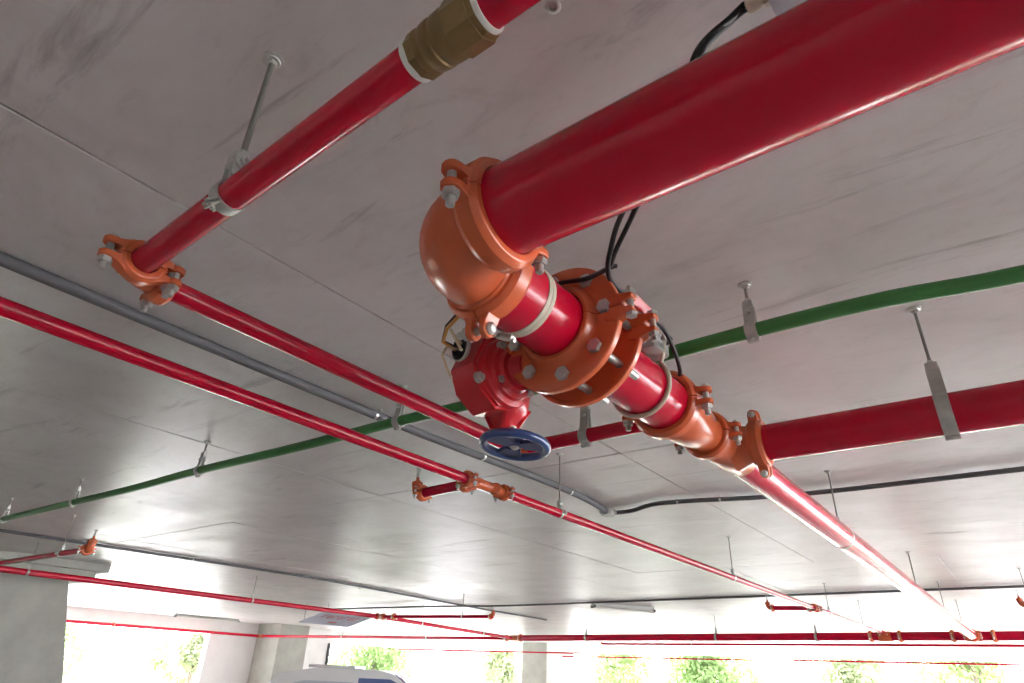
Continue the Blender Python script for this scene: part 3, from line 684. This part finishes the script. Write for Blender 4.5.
# ------------------------------------------------------------------ left-hand sprinkler run and far mains
RL = .045
L0, L1, L2 = P(-11.45, -1.5, Z1), P(-12.0, 10.75, Z1), P(-13.2, 17.42, ZM)
pipe('red sprinkler main passing the left concrete column', L0, L1 - Vector((0, .1, 0)), RL, 24)
pipe('red sprinkler main from distant tee to far main', L1 + (L2 - L1) * .02, L2, RL, 20)
tee('orange tee on the left-hand sprinkler main', L1, (L1 - L0), (1, .03, 0), RL, RL, .10, 18)
coupling('orange coupling before tee on left-hand sprinkler main', L1 - Vector((0, .1, 0)), L1 - L0, (1, 0, 0), RL, True)
coupling('orange coupling on branch of left-hand sprinkler tee', L1 + Vector((.11, 0, 0)), (1, 0, 0), (0, 1, 0), RL, True)
coupling('second orange coupling on branch of left-hand sprinkler tee', L1 + Vector((.45, .015, 0)), (1, 0, 0), (0, 1, 0), RL, True)
BL = P(-9.0, 11.2, Z1)
pipe('thin red branch with sprinkler above the far column', L1 + Vector((.1, 0, 0)), BL, .032, 18)
riser_elbow('orange elbow with sprinkler above the far column', BL, (-1, 0, 0), .036, 'upright sprinkler on branch above the far column')
ring_hanger('ring hanger on thin branch above the far column', P(-9.75, 11.07, Z1), (1, 0, 0), .033, .006, .022, big=False)
LB = P(-8.2, 2.93, Z1); RB = P(-11.35, 2.86, Z1)
pipe('red sprinkler branch near the left edge of photo', RB, LB + Vector((-.05, 0, 0)), .034, 20)
riser_elbow('orange elbow with sprinkler at left of photo', LB, (-1, 0, 0), .040, 'upright sprinkler at left, below the green pipe')
tee('orange tee at left edge on sprinkler main', P(-11.47, 2.86, Z1), (0, 1, 0), (1, 0, 0), RL, .034, .08, 16)
coupling('orange coupling at left edge on sprinkler branch', RB + Vector((.02, 0, 0)), (1, 0, 0), (0, 1, 0), .04, True)
ring_hanger('ring hanger on sprinkler branch at left of photo', P(-8.95, 2.91, Z1), (1, 0, 0), .035, .006, .024)
def onL(y): return L0.lerp(L1, (y - L0.y) / (L1.y - L0.y))
ring_hanger('ring hanger on sprinkler main before left column', onL(3.45), L1 - L0, RL, .006, .03)
ring_hanger('ring hanger midway on left-hand sprinkler main', onL(7.3), L1 - L0, RL, .006, .03, big=False)
ring_hanger('ring hanger on left-hand sprinkler main past its tee', L1.lerp(L2, .25), L2 - L1, RL, .006, .03, big=False)
ring_hanger('ring hanger on left-hand sprinkler main near far main', L1.lerp(L2, .72), L2 - L1, RL, .006, .03, big=False)

FMa, FMb = P(-12.9, 17.42, ZM), P(4.0, 15.66, ZM)
def onF(x): return FMa.lerp(FMb, (x - FMa.x) / (FMb.x - FMa.x))
dF = (FMb - FMa).normalized(); nF = Vector((-dF.y, dF.x, 0))
pipe('wide red far main crossing the bottom of the photo', FMa, FMb, R6, 28)
coupling('orange coupling at left end of the far main', FMa + dF * .05, dF, (0, 1, 0), R6, True)
coupling('second orange coupling at left end of far main', FMa - dF * .55, dF, (0, 1, 0), .07, True)
b = MB(); b.tube([FMa - dF * .6, FMa + dF * .02], [.075, .085], 20); tag(obj('pipe_reducer', (b, ORANGE), None), 'orange reducer at left end of the far main', 'pipe reducer')
for x_, R_, w_, dz in [(-.945, R6, 'long receding pipe', 0), (-2.50, RA1, 'thin red pipe', .05)]:
    c = onF(x_); b = MB(); b.tube([c + Vector((0, -R6 - .10, dz)), c + Vector((0, -R6 * .4, dz * .4))], [R_ * 1.15, R_ * 1.3], 18); b.lathe([(R6 + .001, -.12), (R6 + .016, -.12), (R6 + .016, .12), (R6 + .001, .12)], 24, frame(c, dF), loop=True)
    tag(obj('saddle_tee', (b, ORANGE), None), 'orange saddle tee where %s meets far main' % w_, 'pipe tee')
    coupling('orange coupling on far main right of %s' % w_, c + dF * (.34 if R_ > .05 else .28), dF, (0, 1, 0), R6, True)
    coupling('orange coupling on far main left of %s' % w_, c - dF * (.34 if R_ > .05 else .28), dF, (0, 1, 0), R6, True)
    coupling('orange coupling at far end of %s' % w_, c + Vector((0, -R6 - .14, dz)), (0, 1, 0), (1, 0, 0), R_, True)
for x_, w_ in [(-10.3, 'right of the far column'), (-6.3, 'middle of photo'), (-3.9, 'left of the thin red pipe'), (.02, 'right edge of photo')]:
    strap_hanger('strap hanger on far main, ' + w_, onF(x_), dF, R6, .12, .05)
# thinner continuation and second low line
B6a, B6b = P(-26.2, 16.95, ZM), P(-13.6, 17.55, ZM)
pipe('thin red pipe linking left wall run to far main', B6a + Vector((.15, 0, 0)), B6b, .05, 18)
pipe('red pipe along the left wall above the opening', P(-26.35, 2, ZM), P(-26.3, 16.86, ZM), .05, 18)
elbow('orange elbow at the corner of left wall run', P(-26.3, 16.95, ZM), (0, -1, 0), (1, 0, 0), .05, .12, 16)
coupling('orange coupling at corner of left wall run', B6a + Vector((.1, 0, 0)), (1, 0, 0), (0, 1, 0), .05, True)
coupling('orange coupling on left wall run above opening', P(-26.33, 11.0, ZM), (0, 1, 0), (1, 0, 0), .05, True)
for x_, w_ in [(-21.2, 'nearer the left wall'), (-16.9, 'nearer the far column')]:
    ring_hanger('ring hanger on thin far link pipe, ' + w_, B6a.lerp(B6b, (x_ + 26.2) / 12.6), (1, 0, 0), .05, .006, .03, big=False)
pipe('thin red pipe with turned-down end below far main', P(-10.43, 18.3, .9), P(4, 17.0, .9), .028, 16)
elbow('small orange elbow ending the thin pipe below far main', P(-10.47, 18.306, .9), (1, 0, 0), (0, 0, 1), .028, .06, 14)
ring_hanger('ring hanger on thin pipe below the far main', P(-7.5, 18.04, .9), (1, -.09, 0), .028, .005, .02, big=False)
pipe('distant thin red sprinkler pipe left of far centre', P(-17.5, 27.0, .80), P(-8.3, 26.4, .80), .028, 14)
pipe('distant thin red sprinkler pipe at lower right', P(-6.93, 25.6, .80), P(4, 25.0, .80), .028, 14)
elbow('orange elbow ending the distant lower right pipe', P(-6.97, 25.604, .8), (1, 0, 0), (0, 0, 1), .028, .06, 14)
ring_hanger('ring hanger on distant lower right pipe', P(-5.6, 25.53, .8), (1, -.05, 0), .028, .005, .02, big=False)
ring_hanger('ring hanger on distant pipe left of centre', P(-9.8, 26.5, .8), (1, -.06, 0), .028, .005, .02, big=False)
pipe('pale red pipe far beyond the hanging sign', P(-25.5, 24.0, .85), P(-15, 24.6, .85), .03, 14)
ring_hanger('ring hanger on pale red pipe beyond the sign', P(-20, 24.314, .85), (1, .06, 0), .03, .005, .02, big=False)
# hanging sign
c0, c1 = px(299, 622, 1.02), px(348, 627, 1.02); t0 = px(318, 610, 1.28)
u = (c1 - c0); Ls = u.length; u.normalize(); v = t0 - c0; v -= u * v.dot(u); Hs = min(v.length, 1.6); v.normalize(); w = u.cross(v)
M = Matrix((u, v, w)).transposed().to_4x4(); M.translation = c0
o = thing('hanging_sign', 'pale tilted sign with red lettering hung near left sprinkler main', 'sign', M)
b = MB(); b.box((Ls / 2, Hs / 2, 0), (Ls, Hs, .02)); obj('board', (b, SIGN), o)
fs = -1 if (w.dot(Vector((0, 0, EYE)) - c0) < 0) else 1
for k in range(7):
    x_ = Ls * (.14 + .105 * k); hh = Hs * .24; zz = fs * .012; b = MB()
    b.box((x_, Hs * .66, zz), (.03, hh, .004)); b.box((x_ + .04, Hs * .66 + (hh / 2 - .02) * (-1) ** k, zz), (.09, .035, .004))
    if k % 2: b.box((x_ + .08, Hs * .64, zz), (.03, hh * .98, .004))
    obj('letter', (b, SRED), o)
b = MB(); b.prism([(0, .04), (.03, 0), (Ls * .17, 0), (Ls * .19, .05), (Ls * .13, .10), (.06, .10)], -.002, .002); obj('red_mark', (b, SRED), o, T(Ls * .43, Hs * .22, fs * .012))
for s_ in (.06, .94):
    for e in (.06, .94):
        p0 = M @ Vector((Ls * s_, Hs * e, 0)); b = MB(); b.tube([M.inverted() @ p0, M.inverted() @ Vector((p0.x, p0.y, H))], .006, 6); obj('hanging_wire', (b, DSTEEL), o)
# downpipe on the left wall
b = MB(); b.cyl(.06, 0, EYE + .95, 14); b.cyl(.075, 1.2, 1.28, 14); tag(obj('downpipe', (b, CONDUIT), None, T(XW + .075, 21.15, 0)), 'dark vertical downpipe at the end of left wall', 'pipe')

# ------------------------------------------------------------------ car
def car():
    o = thing('car', 'white car with blue-tinted windows parked below the hanging sign', 'car', T(-11.6, 10.55, 0) @ RZ(38))
    side = [(-2.25, .35), (2.2, .35), (2.28, .55), (2.2, .78), (1.15, .95), (.45, 1.40), (.1, 1.46), (-1.1, 1.46), (-1.9, 1.34), (-2.2, .98), (-2.3, .6)]
    b = MB(); Mx = RX(90)
    b.prism(side, -.84, .84, Mx); obj('body', (b, CARW), o)
    for s_ in (-1, 1):
        q = MB(); q.prism([(-.25, .93), (.98, .95), (.55, 1.24), (.40, 1.30), (-.25, 1.30)], -.006, .006, Mx); obj('side_window', (q, GLASSB), o, T(0, s_ * .845, 0))
        q = MB(); q.prism([(-1.75, .93), (-.35, .93), (-.35, 1.22), (-1.35, 1.22), (-1.6, 1.16)], -.006, .006, Mx); obj('side_window', (q, LGREY), o, T(0, s_ * .845, 0))
        for x_ in (-1.4, 1.4):
            q = MB(); q.lathe([(.0, -.1), (.30, -.1), (.325, -.07), (.325, .07), (.30, .1), (0, .1)], 24, RX(90)); obj('wheel', (q, BLACK), o, T(x_, s_ * .78, .325))
    q = MB(); q.box((0, 0, 0), (.80, 1.40, .012), T(.80, 0, 1.185) @ RY(32.7)); obj('windscreen', (q, GLASSB), o)
    q = MB(); q.cbox((-.9, 0, 1.49), (1.0, 1.1, .06), .02); obj('roof_rack', (q, CARW), o)
car()

# ------------------------------------------------------------------ trees outside
def crown(seed, n, rx, rz):
    r = random.Random(seed); b = MB(); blobs = [(r.gauss(0, rx * .45), r.gauss(0, rx * .45), r.uniform(-rz * .7, rz * .7), r.uniform(.35, .6) * rx) for _ in range(16)]
    for _ in range(n):
        bx, by, bz, br = r.choice(blobs); d = Vector((r.gauss(0, 1), r.gauss(0, 1), r.gauss(0, 1))).normalized() * br * r.uniform(.6, 1.05)
        p = Vector((bx, by, bz)) + d; a = Vector((r.gauss(0, 1), r.gauss(0, 1), r.gauss(0, 1))).normalized(); q = a.orthogonal().normalized(); s_ = r.uniform(.09, .20)
        b.add([tuple(p - a * s_), tuple(p + q * s_ * .45), tuple(p + a * s_), tuple(p - q * s_ * .45)], [(0, 1, 2, 3)])
    return b
CR = []
for k in range(3):
    cb = crown(40 + k, 6500, 2.2, 2.3); me = bpy.data.meshes.new('foliage'); me.from_pydata(cb.v, [], cb.f); me.materials.append(LEAVES[k]); CR.append(me)
def trunk_mesh():
    b = MB(); b.tube([(0, 0, 0), (.06, .02, 1.2), (-.03, .05, 2.4), (.05, 0, 4.0)], [.16, .13, .11, .05], 10)
    for a in range(5): b.tube([(0, .03, 1.8 + .3 * a), (math.cos(a * 2.4) * .7, math.sin(a * 2.4) * .7, 2.6 + .35 * a), (math.cos(a * 2.4) * 1.3, math.sin(a * 2.4) * 1.3, 3.3 + .4 * a)], [.06, .04, .02], 6)
    return b.mesh('trunk', BARK)
TM = trunk_mesh()
spots = [(-38, 4.0, 1.1, 'in the left opening, near the column'), (-39.5, 12.6, 1.1, 'in middle of the left opening'), (-39, 21.2, 1.1, 'in the left opening, beside the pier'), (-48, 26, 1.2, 'behind the left pier'),
         (-38, 34, 1.2, 'left of the white car'), (-33, 43, 1.25, 'behind the white car'), (-25.5, 46, 1.2, 'left of the far column'), (-17.5, 45, 1.25, 'right of the far column'), (-10, 47, 1.3, 'second right of the far column'),
         (-3, 45, 1.2, 'at lower right of photo'), (4.5, 47, 1.3, 'beyond the lower right corner'), (-52, 16, 1.5, 'farther back in the left opening')]
for k, (x_, y_, s_, w_) in enumerate(spots):
    o = thing('tree', ('pale green tree outside ' if k % 3 == 0 else 'mid green tree outside ' if k % 3 == 1 else 'olive tree outside ') + w_, 'tree', T(x_, y_, -.2) @ RZ(50 * k), 'trees outside the garage')
    obj('trunk', TM, o); obj('foliage', CR[k % 3], o, T(0, 0, 3.1) @ Matrix.Diagonal((s_, s_, s_ * 1.05, 1)))
